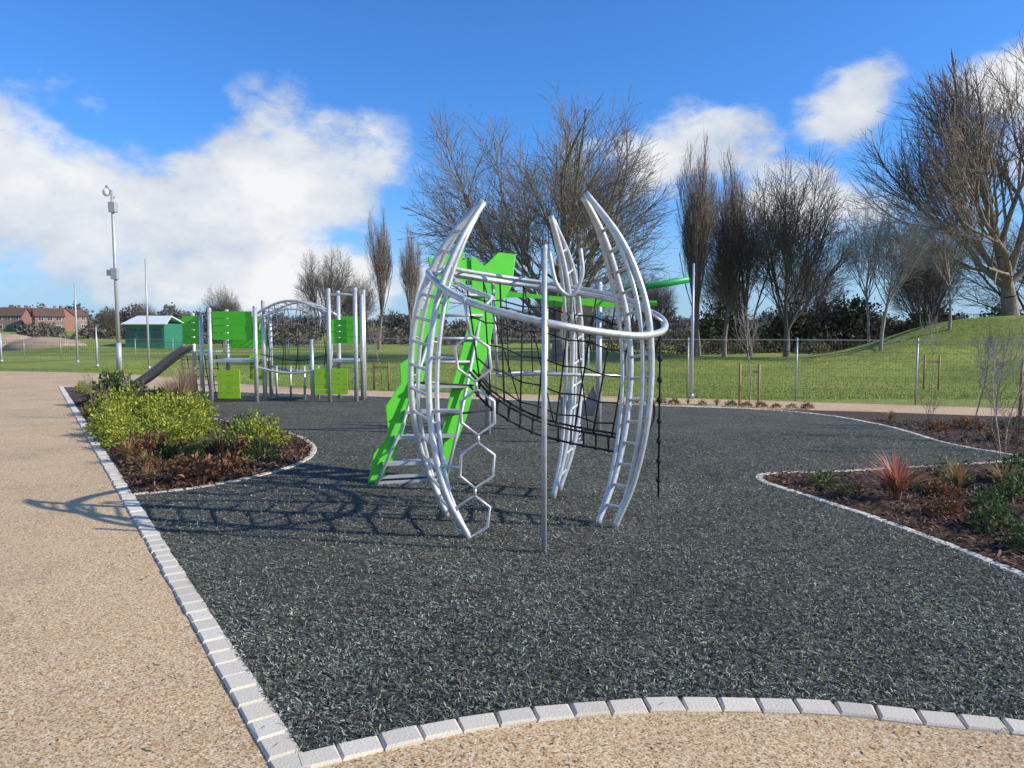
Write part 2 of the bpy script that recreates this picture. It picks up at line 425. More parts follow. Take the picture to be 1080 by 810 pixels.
TM['wil']=build_segments('willow_tree',gen_tree(21,14.8,17.5,.5,2.2,[7.2,4.8,3.0,2.0,1.3],[5,6,6,5,4],[.8,.55,.5,.5,.5],[.15,.22,.3,.3,.2],.10,cz=.5,maxseg=50000,minr=.009,power=2.2,rk=(.48,.64)),M_barkr)
TM['birch']=build_segments('slender_tree',gen_tree(31,10.5,4.2,.10,3.5,[3.0,1.6,1.0,.6],[12,6,5,3],[.6,.5,.55,.6],[.4,.35,.2,.0],.07,cz=.55,maxseg=16000,minr=.006,rk=(.35,.5)),M_barkl)
TM['sap']=build_segments('sapling',gen_tree(41,2.6,.9,.018,1.5,[.7,.4,.22],[7,5,4],[.5,.5,.5],[.4,.3,.1],.08,cz=.6,maxseg=2500,minr=.003),M_barkl)
TM['bareshrub']=build_segments('bare_shrub',gen_tree(43,1.3,1.0,.014,.15,[.7,.35,.2],[7,4,3],[.5,.5,.5],[.4,.3,.1],.1,cz=.5,maxseg=3000,minr=.003),M_barkr)
def tree(name,kind,x,y,s=1,rot=0,sz=None,z=None):
    o=obj(name,TM[kind],None,(x,y,float(terr(x,y)) if z is None else z)); o.scale=(s,s,sz or s); o.rotation_euler=(0,0,rot); return o
tree('spreading_tree','ash',2.8,45,1,.4)
tree('poplar_tree','pop',12.3,50,1,0); tree('poplar_tree','pop',14.5,50.5,.95,2); tree('poplar_tree','pop',13.4,53,.9,4)
tree('round_tree','round',17.8,48,1.03,1); tree('round_tree','round',16.4,51,.92,3)
tree('willow_tree','wil',28.2,42,1.0,.2)
tree('slender_tree','birch',18.4,37,1,1); tree('slender_tree','birch',23.6,40,.85,3); tree('slender_tree','birch',21.2,44,.95,5)
tree('poplar_tree','pop',-10.8,60,.78,1); tree('poplar_tree','pop',-8.2,60,.7,3)
tree('round_tree','round',-17.8,72,.8,2); tree('round_tree','round',-15.2,75,.62,4); tree('round_tree','round',-32,82,.55,.5)
tree('round_tree','round',34,60,.9,2); tree('spreading_tree','ash',44,62,.8,2)
tree('slender_tree','birch',5.6,62,.7,4); tree('slender_tree','birch',9,66,.75,1)
def staked(x,y,h,s,z=.01):
    e=empty('staked_young_tree',(x,y,z))
    o=obj('stem',TM['sap'],e); o.scale=(s,s,s)
    mb=MB()
    for dx in(-.22,.22): mb.tube([(dx,0,-.05),(dx,0,h)],.03,8)
    mb.box((0,0,h*.8),(.44,.02,.05)); mb.make('stakes',M_stake,e)
staked(5.5,17.1,.95,1.0); staked(-3.9,22.0,.8,.9); staked(9.2,13.0,1.2,1.0,.02); staked(12.5,22,1.0,1.0)
for x,y,s,r_ in((7.4,11.8,.8,1),(8.2,12.4,.8,3),(7.0,10.4,.75,2),(9.0,11.2,.8,0),(6.6,9.9,.7,4)): tree('sapling','sap',x,y,s,r_,z=.01)
for x,y,s in((7.3,10.6,.8),(8.3,11.0,.9),(-8.2,14.4,.8),(-7.9,15.3,.7),(7.6,13.4,.6),(9.4,12.2,.9),(6.2,9.2,.6),(7.9,9.9,.8),(8.6,13.2,.9),(10.5,12.6,1)):
    tree('bare_shrub','bareshrub',x,y,s,x,z=.01)

# ------------------------------------------------------------ leafy plants
def leaf_mesh(name,n,r,h,ls,cols,seed):
    g=np.random.RandomState(seed)
    d=g.normal(size=(n,3)); d[:,2]=np.abs(d[:,2]); d/=np.linalg.norm(d,axis=1)[:,None]
    rad=g.uniform(.35,1.08,n)**.6
    lump=1+.22*np.sin(d[:,0]*7+seed)*np.cos(d[:,1]*6+d[:,2]*5)
    c=d*(rad*lump)[:,None]*np.array([r,r,h])
    a=g.normal(size=(n,3))*.9+d*1.2+np.array([0,0,.4]); a/=np.linalg.norm(a,axis=1)[:,None]
    b=np.cross(a,g.normal(size=(n,3))); b/=np.linalg.norm(b,axis=1)[:,None]
    nn=np.cross(a,b)
    L=g.uniform(ls*.6,ls*1.2,n)[:,None]; w=L*.28
    V=np.stack([c,c+a*L*.45+b*w+nn*w*.3,c+a*L-nn*w*.3,c+a*L*.45-b*w+nn*w*.3],1).reshape(-1,3)
    V[:,2]=np.maximum(V[:,2],.005)
    i=np.arange(n)*4; F=np.concatenate([np.stack([i,i+1,i+2],1),np.stack([i,i+2,i+3],1)])
    cols=np.array(cols); C=cols[g.randint(0,len(cols),n)]*g.uniform(.6,1.3,(n,1))
    return mesh_np(name,V,F,M_leaf,np.repeat(C,4,axis=0))
def blade_mesh(name,n,r,h,w,cols,seed,lean=.8):
    g=np.random.RandomState(seed); V=[];F=[];C=[];cols=np.array(cols)
    for k in range(n):
        a=g.uniform(0,6.28); l=h*g.uniform(.6,1.1); ln=g.uniform(.1,lean)
        base=np.array([math.cos(a),math.sin(a),0])*r*.12*g.rand(); dr=np.array([math.cos(a),math.sin(a),0]); pr=np.array([-dr[1],dr[0],0])
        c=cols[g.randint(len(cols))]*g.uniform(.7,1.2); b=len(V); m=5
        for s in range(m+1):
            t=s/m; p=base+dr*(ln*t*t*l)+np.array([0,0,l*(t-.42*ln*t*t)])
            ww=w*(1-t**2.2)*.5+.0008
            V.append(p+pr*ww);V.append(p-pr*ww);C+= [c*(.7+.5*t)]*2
        for s in range(m): F.append([b+2*s,b+2*s+1,b+2*s+3,b+2*s+2])
    return mesh_np(name,np.array(V),np.array(F),M_leaf,np.array(C))
PM={}
YG=[(.36,.40,.035),(.26,.33,.03),(.50,.48,.06),(.13,.20,.025),(.42,.38,.08)]
DG=[(.06,.11,.03),(.085,.15,.035),(.12,.18,.045),(.045,.07,.02),(.20,.22,.10)]
RB=[(.26,.10,.05),(.20,.075,.04),(.33,.16,.07),(.11,.09,.035)]
MG=[(.15,.21,.04),(.19,.24,.07),(.09,.14,.03),(.25,.23,.09)]
for k in range(3):
    PM['yg%d'%k]=leaf_mesh('golden_shrub',1300,.42,.42,.06,YG,k+1)
    PM['dg%d'%k]=leaf_mesh('evergreen_shrub',380,.22,.26,.06,DG,k+11)
    PM['rb%d'%k]=leaf_mesh('russet_plant',320,.22,.2,.06,RB,k+21)
    PM['mg%d'%k]=leaf_mesh('green_shrub',320,.21,.22,.055,MG,k+31)
PM['bk']=leaf_mesh('broadleaf_shrub',1400,.5,.75,.13,DG+[(.1,.15,.04)],51)
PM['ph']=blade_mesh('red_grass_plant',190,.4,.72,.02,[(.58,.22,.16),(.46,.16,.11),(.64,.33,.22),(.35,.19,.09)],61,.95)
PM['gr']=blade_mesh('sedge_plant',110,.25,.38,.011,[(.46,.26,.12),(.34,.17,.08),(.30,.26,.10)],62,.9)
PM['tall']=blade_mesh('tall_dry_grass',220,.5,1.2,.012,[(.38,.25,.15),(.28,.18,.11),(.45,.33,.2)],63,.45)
NM={'yg':'golden_shrub','dg':'evergreen_shrub','rb':'russet_plant','mg':'green_shrub','bk':'broadleaf_shrub','ph':'red_grass_plant','gr':'sedge_plant','ta':'tall_dry_grass'}
rp=random.Random(99)
def plant(k,x,y,s=1):
    key=k if k in PM else k+str(rp.randrange(3))
    o=obj(NM[k[:2]],PM[key],None,(x,y,.012)); s*=rp.uniform(.78,1.2); o.scale=(s,s,s*rp.uniform(.8,1.2)); o.rotation_euler=(0,0,rp.uniform(0,6.28)); return o
def sx(y): return -.85-.6535*(y-2.86)
def rx(y):
    best=None
    P=np.array(lbk)
    for a,b in zip(P,P[1:]):
        if (a[1]-y)*(b[1]-y)<=0 and a[1]!=b[1] and y>8.3: best=max(best or -99,a[0]+(b[0]-a[0])*(y-a[1])/(b[1]-a[1]))
    return best
y=10.9
while y<15.2:
    x0,x1=sx(y)+.4,(rx(y) or -3)-.45; x=x0+rp.uniform(0,.2)
    while x<x1:
        plant('yg' if rp.random()<.84 else 'mg',x,y+rp.uniform(-.2,.2),(1.0 if y<14 else .9)); x+=rp.uniform(.55,.8)
    y+=.7
y=8.4
while y<10.9:
    x0,x1=sx(y)+.25,(rx(y) or -3)-.25; x=x0+rp.uniform(0,.2)
    while x<x1:
        plant(rp.choice(['rb','rb','dg','mg','gr','gr','rb','dg','gr']),x,y+rp.uniform(-.2,.2),rp.uniform(.65,1.1)); x+=rp.uniform(.34,.5)
    y+=.42
plant('bk',-8.0,15.6,.9); plant('bk',-7.3,15.2,.75); plant('bk',-9.2,17.0,.8); plant('tall',-7.0,15.9,.8); plant('tall',-6.7,14.9,.7); plant('tall',-7.6,16.3,.7)
for x,y in((-10.2,18.4),(-10.9,19.4),(-11.6,20.4),(-12.2,21.0),(-9.8,17.9)): plant('yg',x,y,.7)
plant('ph',3.87,7.35,1.0); plant('gr',5.3,7.9,.9)
for k,x,y,s in [('dg',3.4,8.0,.7),('dg',4.5,6.9,.85),('dg',4.1,6.2,.75),('mg',4.6,6.2,.7),('dg',5.1,7.4,.95),('mg',4.3,7.9,.8),('dg',4.9,8.15,.9),('dg',5.5,6.9,.9),
    ('mg',3.5,7.6,.5),('dg',4.0,5.6,.65),('rb',4.4,7.5,.7),('dg',5.7,8.2,1.0),('dg',5.2,6.3,.8),('gr',4.7,7.7,.9),('mg',6.0,7.6,1.0),('dg',6.3,8.5,1.0),('gr',6.8,8.6,1),('dg',4.6,8.5,.6),('rb',4.0,6.75,.6),('gr',4.35,5.8,.7),
    ('mg',7.4,9.4,1),('dg',7.0,8.2,1.1),('rb',7.6,11.4,1),('dg',8.3,10.2,1.1),('mg',9,11.4,1),('dg',8.8,12.8,1),('rb',7.3,12.6,.9),('dg',10,12.2,1.1),('gr',7.2,14.0,.9),('dg',9.0,9.6,1.1),('mg',5.9,6.9,.8),('rb',5.6,7.5,.8),('rb',6.5,7.9,.9),('rb',8,12.9,1),('gr',8.2,11.6,1)]:
    plant(k,x,y,s)
for k in range(14): plant(rp.choice(['dg','mg','gr','rb']),2.6+k*.3,17.75-k*.12,.6)

def belt(name,blobs,dens,ls,cols,seed):
    g=np.random.RandomState(seed); Vs=[];Cs=[];cols=np.array(cols)
    for (x,y,r,h) in blobs:
        n=int(dens*r*h); z0=float(terr(x,y))
        d=g.normal(size=(n,3)); d[:,2]=np.abs(d[:,2]); d/=np.linalg.norm(d,axis=1)[:,None]
        lump=1+.16*np.sin(d[:,0]*6+x)*np.cos(d[:,2]*7+y)+.1*np.sin(d[:,1]*11+d[:,2]*9)
        c=d*(g.uniform(.6,1,n)*lump)[:,None]*np.array([r,r,h])+np.array([x,y,z0])
        a=g.normal(size=(n,3))+d*.5; a/=np.linalg.norm(a,axis=1)[:,None]; b=np.cross(a,g.normal(size=(n,3))); b/=np.linalg.norm(b,axis=1)[:,None]
        L=g.uniform(ls*.5,ls*1.3,n)[:,None]
        Vs.append(np.stack([c,c+a*L*.5+b*L*.3,c+a*L,c+a*L*.5-b*L*.3],1).reshape(-1,3))
        C=cols[g.randint(len(cols))]*.6+cols[g.randint(0,len(cols),n)]*.4; Cs.append(np.repeat(C*g.uniform(.5,1.3,(n,1)),4,axis=0))
    V=np.concatenate(Vs); i=np.arange(len(V)//4)*4
    return obj(name,mesh_np(name,V,np.stack([i,i+1,i+2,i+3],1),M_far,np.concatenate(Cs)))
g=random.Random(5); bl=[]
for k in range(34):
    x=19+k*1.35+g.uniform(-1.2,1.2); y=g.uniform(58,72); bl.append((x,y,g.uniform(1.6,3.2),g.uniform(2.0,5.0)))
belt('dark_shrub_belt',bl,190,.34,[(.08,.105,.045),(.11,.12,.06),(.18,.145,.10),(.15,.115,.085)],1)
bl=[(x,g.uniform(56,60),g.uniform(1,1.8),g.uniform(.8,2.0)) for x in np.arange(6,50,2.1)]
belt('hedge_belt',bl,280,.24,[(.10,.125,.045),(.18,.15,.09),(.15,.115,.08)],4)
bl=[]
for k in range(64):
    x=-75+k*2.4+g.uniform(-1,1); y=g.uniform(95,125); bl.append((x,y,g.uniform(2.5,4.5),g.uniform(1.0,3.6)))
belt('distant_tree_belt',bl,120,.45,[(.20,.17,.135),(.15,.155,.10),(.24,.185,.15)],2)
bl=[]
for k in range(150):
    x=-280+k*3.6+g.uniform(-3,3); y=g.uniform(262,340); bl.append((x,y,g.uniform(4,8),g.uniform(4,9.5)))
belt('distant_tree_belt',bl,36,1.1,[(.19,.19,.165),(.22,.195,.17),(.18,.16,.15)],3)
bl=[]
for k in range(26):
    x=-190+k*6+g.uniform(-3,3); y=g.uniform(195,218); bl.append((x,y,g.uniform(3,5),g.uniform(1.5,3.6)))
belt('distant_tree_belt',bl,50,.8,[(.16,.16,.11),(.20,.17,.135)],6)
for k,(x,y,s) in enumerate([(20,72,.75),(27,68,.8),(36,64,.75),(8,76,.6),(4,80,.55),(42,55,.8),(12,72,.65),(-52,105,.5),(-60,110,.45),(-44,112,.45),(15,75,.6)]):
    tree('round_tree','round',x,y,s,k)

n=70000; gx=np.random.uniform(-20,26,n); gy=19+np.random.rand(n)**1.5*22
edge=np.interp(gx,[-26,-17,-12,-8,-3.84,3.94,10,16,24],[33,30.5,27,23.5,21.3,19.15,16.9,14.6,12.0])
k=gy>edge+.02; gx,gy=gx[k],gy[k]; n=len(gx); gz=terr(gx,gy)
a=np.random.rand(n)*6.28; hh=np.random.uniform(.03,.075,n); w=.012
V=np.stack([np.stack([gx-np.cos(a)*w,gy-np.sin(a)*w,gz-.005],1),np.stack([gx+np.cos(a)*w,gy+np.sin(a)*w,gz-.005],1),np.stack([gx+np.random.normal(0,.02,n),gy+np.random.normal(0,.02,n),gz+hh],1)],1).reshape(-1,3)
C=np.array([.29,.36,.05])*np.random.uniform(.4,1.4,(n,1)); i=np.arange(n)*3
obj('grass_blades',mesh_np('grass_blades',V,np.stack([i,i+1,i+2],1),M_leaf,np.repeat(C,3,axis=0)))

# ------------------------------------------------------------ climbing frame
VV=lambda l:[Vector(p) for p in l]
A=spline(VV([(-.59,6.7,0),(-.79,6.68,.496),(-.893,6.6,1.02),(-.896,6.6,1.531),(-.823,6.58,1.952),(-.67,6.58,2.329),(-.476,6.58,2.62),(-.25,6.6,2.848)]),8)
B=spline(VV([(-.351,6.0,0),(-.545,6.0,.377),(-.655,6.05,.842),(-.69,6.1,1.308),(-.653,6.15,1.779),(-.573,6.25,2.138),(-.419,6.35,2.505),(-.246,6.52,2.82)]),8)
Cc=spline(VV([(.888,6.32,0),(1.044,6.3,.394),(1.145,6.25,.894),(1.18,6.25,1.379),(1.15,6.25,1.82),(1.059,6.3,2.181),(.902,6.35,2.521),(.635,6.45,2.888)]),8)
Dd=spline(VV([(.753,6.44,0),(.923,6.6,.375),(1.037,6.7,.836),(1.084,6.75,1.353),(1.044,6.75,1.829),(.938,6.7,2.212),(.803,6.6,2.554),(.62,6.5,2.864)]),8)
E=spline(VV([(.415,7.45,0),(.555,7.55,.531),(.619,7.65,1.208),(.616,7.65,1.798),(.538,7.55,2.324),(.384,7.4,2.842)]),8)
Fq=spline(VV([(.5,7.8,0),(.673,7.9,.527),(.75,8.0,1.186),(.737,8.0,1.853),(.629,7.85,2.399),(.408,7.5,2.821)]),8)
cf=empty('climbing_frame',(0,0,0))
def claw(nm,P,Q,n,off):
    mb=MB()
    for path in (P,Q):
        mb.tube([p+Vector((0,0,-.02)) if i==0 else p for i,p in enumerate(path)],.028,12)
        o=[p+Vector(off)*math.sin(math.pi*min(1,i/(len(path)-1))) for i,p in enumerate(path)]
        mb.tube(o,.020,10)
        for k in range(1,9):
            t=k/9; mb.tube([at(path,t),at(o,t)],.012,6)
    for k in range(1,n):
        t=k/n*.95; mb.tube([at(P,t),at(Q,t)],.014,8)
    mb.make(nm,M_steel,cf)
claw('claw_left',A,B,14,(.07,.02,0)); claw('claw_right',Cc,Dd,15,(-.075,0,0)); claw('claw_back',E,Fq,12,(-.07,-.02,0))
mb=MB()
ringp=VV([(-.72,6.5,2.196),(-.506,6.1,2.019),(-.224,5.85,1.894),(.109,5.7,1.802),(.438,5.7,1.737),(.755,5.9,1.692),(1.054,6.1,1.669),(1.286,6.4,1.7),(1.38,6.7,1.777),(1.36,7.1,1.872),(1.148,7.5,1.987),(.795,7.8,2.088),(.302,7.9,2.173),(-.196,7.7,2.229),(-.55,7.2,2.25),(-.709,6.8,2.254)])
mb.tube(ringp,.03,14,closed=True,res=6)
inner=[p.lerp(Vector((.35,6.8,1.95)),.12)+Vector((0,0,.07)) for p in ringp]
mb.tube(inner[8:]+inner[:3],.02,10,res=6)
for k in (8,10,12,14,0,2): mb.tube([ringp[k],inner[k]],.012,6)
mb.make('ring_rail',M_steel,cf)
mb=MB(); mb.tube([(.64,7.0,2.482),(.66,7.0,2.235),(.563,7.0,2.04),(.42,7.0,2.146),(.347,7.0,2.456)],.02,10,res=6)
mb.tube([(.56,7.0,2.04),(.60,7.62,1.9)],.016,8)
mb.tube([(-.15,7.6,1.25),(.3,7.6,1.27),(1.15,7.5,1.25)],.018,8); mb.tube([(-.15,7.6,1.25),(-.2,7.7,2.2)],.018,8); mb.tube([(1.15,7.5,1.25),(1.15,7.5,1.97)],.018,8)
mb.make('hoop_handle',M_steel,cf)
mb=MB(); mb.tube([(.246,5.58,-.02),(.246,5.64,2.33)],.021,14); mb.sphere((.246,5.64,2.335),.022); mb.tube([(.246,5.62,1.79),(.246,5.72,1.79)],.018,8)
mb.make('sliding_pole',M_steel,cf)
mb=MB()
def hx(z): return (-.35+.09*math.sin(math.pi*z/1.95)-.03*z/1.95, 6.0-.07*z/1.95)
W_=.135
cells=[(.0,.36),(.42,.80),(.86,1.24),(1.30,1.68)]
P=lambda dx,z:(hx(z)[0]+dx,hx(z)[1],z)
for a,b_ in cells:
    h=b_-a
    mb.tube([P(0,a),P(W_,a+h*.27),P(W_,a+h*.73),P(0,b_),P(-W_,a+h*.73),P(-W_,a+h*.27)],.013,8,closed=True)
for a,b_ in ((.36,.42),(.80,.86),(1.24,1.30),(1.68,1.97)): mb.tube([P(0,a),P(0,b_)],.013,8)
for zc_ in (.6,1.05,1.49,.18):
    q=at_z(B,zc_); mb.tube([P(-W_,zc_),tuple(q)],.012,8)
mb.make('hexagon_ladder',M_steel,cf)
mb=MB(); a=Vector((1.40,7.0,1.86)); b_=Vector((1.5,7.48,-.01)); mb.tube([a,b_],.011,8)
for k in range(1,9): mb.sphere(a.lerp(b_,k/9),.028,sz=1.2)
mb.tube([(1.32,6.5,1.72),(1.22,6.6,1.3),(1.30,6.7,.95),(1.16,6.5,.7)],.012,8,res=6)
mb.make('knotted_rope',M_black,cf)
mb=MB()
r1=spline(VV([(-.40,6.9,1.2),(-.18,7.0,.96),(.18,7.0,.752),(.542,6.95,.652),(1.0,6.68,.60)]),6)
r2=[p+Vector((.02,.28,.13)) for p in r1]; r3=[p+Vector((0,-.0,.13)) for p in r1]
for r_ in (r1,r2,r3): mb.tube(r_,.011,6)
for k in range(1,13):
    t=k/13; mb.tube([at(r1,t),at(r2,t)],.009,6); mb.tube([at(r1,t),at(r3,t)],.008,6); mb.sphere(at(r1,t),.02,u=8,w=5)
top=[Vector(p) for p in((-.45,7.3,2.2),(-.1,7.75,2.2),(.45,7.85,2.14),(.95,7.65,2.03),(1.2,7.3,1.93))]
NN=8
ends=[.10+.84*(i/NN)**1.1 for i in range(NN+1)]
for i in range(NN+1): mb.tube([at(top,i/NN),at(r3,ends[i])],.009,6)
for h in (.15,.35,.55,.75,.9):
    pl=[at(top,i/NN).lerp(at(r3,ends[i]),h)+Vector((0,0,-.03*(i%2))) for i in range(NN+1)]
    mb.tube(pl,.008,6)
    for p in pl[1:-1]: mb.sphere(p,.014,u=6,w=4)
for i in (1,3,5): mb.tube([at(top,i/NN),at(r2,min(1,ends[i]+.2))],.007,6)
mb.tube([(-.36,6.9,1.2),tuple(at_z(A,1.25))],.010,6)
mb.tube([tuple(at_z(B,1.0)),(-.18,7.0,.96)],.010,6)
mb.make('rope_net',M_black,cf)
def pl(x,z): return Vector((x,8.2+.3*z+.3*(x+1.6),z))
Ls=[(-1.62,-.01),(-1.5,-.01),(-1.357,.216),(-1.23,.63),(-1.11,.89),(-1.036,1.21),(-.935,1.535),(-.79,1.925),(-.72,2.38),(-.585,2.66),(-.69,2.775),(-.86,2.56),(-1.035,2.62),(-.963,2.266),(-1.10,1.925),(-1.215,1.755),(-1.17,1.426),(-1.32,1.318),(-1.30,1.1),(-1.46,.84),(-1.42,.52),(-1.57,.32)]
Rs=[(-.87,-.01),(-.746,-.01),(-.67,.356),(-.54,.69),(-.45,1.026),(-.284,1.473),(-.206,1.93),(0,2.276),(.045,2.68),(-.174,2.70),(-.347,2.52),(-.52,2.66),(-.50,2.27),(-.52,1.87),(-.61,1.475),(-.71,1.085),(-.80,.64),(-.87,.3)]
nrm=(-.3,1,-.3)
mb=MB(); mb.poly_plate([pl(*p) for p in Ls],nrm,.03); o=mb.make('cheek_panel_1',M_green,cf,bevel=.006); 
mb=MB(); mb.poly_plate([pl(*p) for p in Rs],nrm,.03); mb.make('cheek_panel_2',M_green,cf,bevel=.006)
mb=MB()
mb.poly_plate([pl(x,z)+Vector((0,.035,0)) for x,z in((-.98,2.3),(-.3,2.27),(-.1,2.42),(-.3,2.5),(-.45,2.42),(-.55,2.62),(-.8,2.5))],nrm,.025); mb.make('crown_panel',M_green,cf,bevel=.005)
mb=MB()
def lx(z): return np.interp(z,[0,.63,1.21,1.93,2.4],[-1.55,-1.28,-1.1,-.88,-.8])
def rxx(z): return np.interp(z,[0,.69,1.03,1.47,1.93,2.4],[-.80,-.64,-.55,-.42,-.35,-.3])
for z in (.22,.5,.78,1.06,1.34,1.62,1.9,2.15):
    a=pl(lx(z),z);b_=pl(rxx(z),z); c=(a+b_)/2+Vector((0,-.06,0)); L=(b_-a).length*1.02; an=math.atan2(b_.y-a.y,b_.x-a.x)
    if z<1.2: mb.box(tuple(c),(L,.16,.035),Matrix.Rotation(an,3,'Z'))
    else: mb.tube([a+Vector((0,-.04,0)),b_+Vector((0,-.04,0))],.018,8)
for z0 in (.02,.08): mb.box(tuple((pl(lx(z0),z0)+pl(rxx(z0),z0))/2+Vector((0,-.1,0))),(.72,.05,.03),Matrix.Rotation(.29,3,'Z'))
for s in (lx,rxx): mb.tube([pl(s(0),0)+Vector((.04,-.12,0)),pl(s(.6),.6)+Vector((.04,-.12,0)),pl(s(2.3),2.3)+Vector((0,.05,0))],.02,8)
mb.make('stair_treads',M_steel2,cf)
ra=empty('green_rail_trail',(0,0,0))
mb=MB()
def wave(p0,p1,w,th,amp,n=24):
    p0,p1=Vector(p0),Vector(p1); top=[];bot=[]
    for i in range(n+1):
        t=i/n; p=p0.lerp(p1,t); zz=amp*math.sin(t*7); ww=w*(.75+.25*math.cos(t*9))
        top.append(p+Vector((0,0,zz+ww/2))); bot.append(p+Vector((0,0,zz-ww/2)))
    for i in range(n): mb.poly_plate([bot[i],bot[i+1],top[i+1],top[i]],(0,1,0),th)
wave((-.61,12,2.30),(2.45,12.6,2.17),.13,.05,.03)
wave((.5,12.9,2.2),(2.42,12.4,2.17),.10,.05,-.02)
mb.make('wavy_rails',M_green,ra)
mb=MB(); mb.tube([(1.75,12.2,2.36),(2.85,12,2.54)],.055,10); mb.make('sloping_rail',M_dgreen,ra)
mb=MB()
mb.tube([(1.48,12.6,-.05),(1.48,12.6,2.5)],.05,14); mb.sphere((1.48,12.6,2.5),.052)
mb.tube([(-.4,12.2,-.05),(-.4,12.2,2.4)],.05,14); mb.tube([(.6,13.2,-.05),(.6,13.2,2.3)],.045,14)
for p,q in(((-.4,12.2,1.0),(.6,13.2,1.0)),((.6,13.2,1.0),(1.48,12.6,.95)),((1.48,12.6,2.35),(1.9,12.25,2.4))): mb.tube([p,q],.02,8)
mb.make('posts',M_steel,ra)
mb=MB()
for k in range(4):
    x=-.1+k*.4; mb.tube([(x,12.4,2.25),(x+.05,12.4,.95)],.010,6)
mb.make('hanging_ropes',M_black,ra)
sp=empty('spring_rocker',(1.0,11.2,0)); sp.scale=(.62,.62,.95)
mb=MB()
hel=[(.07*math.cos(t*.6),.07*math.sin(t*.6),.02+.4*t/60) for t in range(61)]; mb.tube(hel,.012,6); mb.box((0,0,.01),(.3,.3,.02)); mb.make('spring',M_steel2,sp)
mb=MB(); mb.poly_plate([(-.4,0,.45),(.4,0,.45),(.5,0,.7),(.38,0,.95),(.2,0,.7),(-.2,0,.66),(-.45,0,.8)],(0,1,0),.05); mb.make('body',M_darksteel,sp,bevel=.01)

# ------------------------------------------------------------ multiplay unit
mp=empty('multiplay_unit',(0,0,0))
mb=MB()
def post(x,y,h,r=.052): mb.tube([(x,y,-.05),(x,y,h)],r,14); mb.sphere((x,y,h),r*1.02,sz=.5)
for x,y,h in((-7.3,17.9,2.25),(-6.2,17.9,2.3),(-7.3,19.0,2.25),(-6.2,19.0,2.3),(-6.08,18.15,2.45),(-4.42,17.9,2.72),(-3.78,17.9,2.74),(-4.42,18.9,2.72),(-3.78,18.9,2.74),(-8.0,18.6,2.15),(-7.55,18.0,2.1),(-3.72,18.4,2.6),(-4.85,17.95,1.5),(-8.05,19.2,2.1)): post(x,y,h)
mb.box((-6.75,18.45,1.0),(1.1,1.1,.06)); mb.box((-4.1,18.4,1.0),(.66,1.0,.06)); mb.box((-7.7,18.6,1.2),(.6,.9,.05))
mb.tube([(-4.45,17.9,2.6),(-3.75,17.9,2.6)],.03,10)
mb.make('posts_and_decks',M_steel,mp)
mb=MB()
def arch(y,z0,z1,r=.03):
    mb.tube([(-6.2+1.75*t,y,z0+(z1-z0)*math.sin(math.pi*t)) for t in [i/16 for i in range(17)]],r,8)
arch(17.92,2.12,2.45); arch(18.85,2.12,2.45); arch(17.92,1.95,2.25,.018); arch(17.92,.85,.7); arch(18.8,.85,.7)
for k in range(1,12):
    t=k/12; x=-6.2+1.75*t; zt=2.12+.33*math.sin(math.pi*t); mb.tube([(x,17.92,zt),(x,18.85,zt)],.016,6)
    mb.tube([(x,17.92,zt-.2),(x,17.92,zt)],.012,6)
    if k%2: mb.tube([(x,18.0,zt),(x-.08,18.0,zt-.45),(x+.08,18.0,zt-.45),(x,18.0,zt)],.012,6)
for x in(-5.9,-5.55,-5.2,-4.85): mb.tube([(x,18.5,0),(x,18.5,.85)],.03,8); 
mb.make('overhead_rungs',M_steel,mp)
mb=MB()
for k in range(5):
    x=-5.95+k*.34; mb.tube([(x,18.0,1.75),(x+.06,18.0,1.2),(x,18.0,.75)],.010,6); mb.tube([(x,18.3,1.75),(x,18.3,.75)],.008,6)
mb.tube([(-6.1,18.0,1.15),(-5.2,18.0,1.0),(-4.45,18.0,1.15)],.012,6,res=4)
mb.make('hanging_ropes',M_black,mp)
def slats(mb,x0,x1,y,z0,z1,n,th=.03):
    h=(z1-z0)/n
    for k in range(n): mb.box(((x0+x1)/2,y+(.004 if k%2 else 0),z0+h*(k+.5)),(x1-x0,th,h*.92))
mb=MB()
slats(mb,-7.22,-6.28,17.9,1.5,2.2,4); slats(mb,-7.24,-6.3,19.0,1.3,2.1,4); slats(mb,-8.0,-7.6,18.0,1.4,2.1,4); slats(mb,-4.37,-3.83,18.9,1.4,2.1,4); slats(mb,-4.36,-4.0,17.95,1.42,2.0,4)
mb.make('upper_panels',M_green,mp)
mb=MB(); slats(mb,-7.14,-6.6,17.9,.08,.78,5); slats(mb,-4.78,-3.98,17.88,.18,.82,5); slats(mb,-6.6,-6.25,18.6,.5,1.2,4)
mb.make('lower_panels',M_lime,mp)
mb=MB()
sl=spline(VV([(-7.9,18.1,1.25),(-8.3,18.0,.95),(-8.8,17.8,.5),(-9.2,17.7,.28),(-9.5,17.6,.24)]),6)
for dy in(-.24,.24): mb.tube([p+Vector((0,dy,.14)) for p in sl],.025,8)
b0=len(mb.v)
for p in sl:
    for dy,dz in((-.24,.14),(-.2,0),(.2,0),(.24,.14)): mb.v.append((p.x,p.y+dy,p.z+dz))
for i in range(len(sl)-1):
    for j in range(3): mb.f.append([b0+i*4+j,b0+i*4+j+1,b0+(i+1)*4+j+1,b0+(i+1)*4+j]); mb.s.append(True)
mb.tube([(-9.2,17.7,-.05),(-9.2,17.7,.27)],.03,8)
mb.make('slide_chute',M_darksteel,mp)
mb=MB()
for k in range(7): mb.tube([(-7.6-.15*k,19.3,0),(-7.6-.15*k,19.0,1.1)],.012,6)
for k in range(5): mb.tube([(-7.6,19.3-.06*k,.22*k+.1),(-8.5,19.3-.06*k,.22*k+.1)],.012,6)
mb.make('scramble_net',M_black,mp)

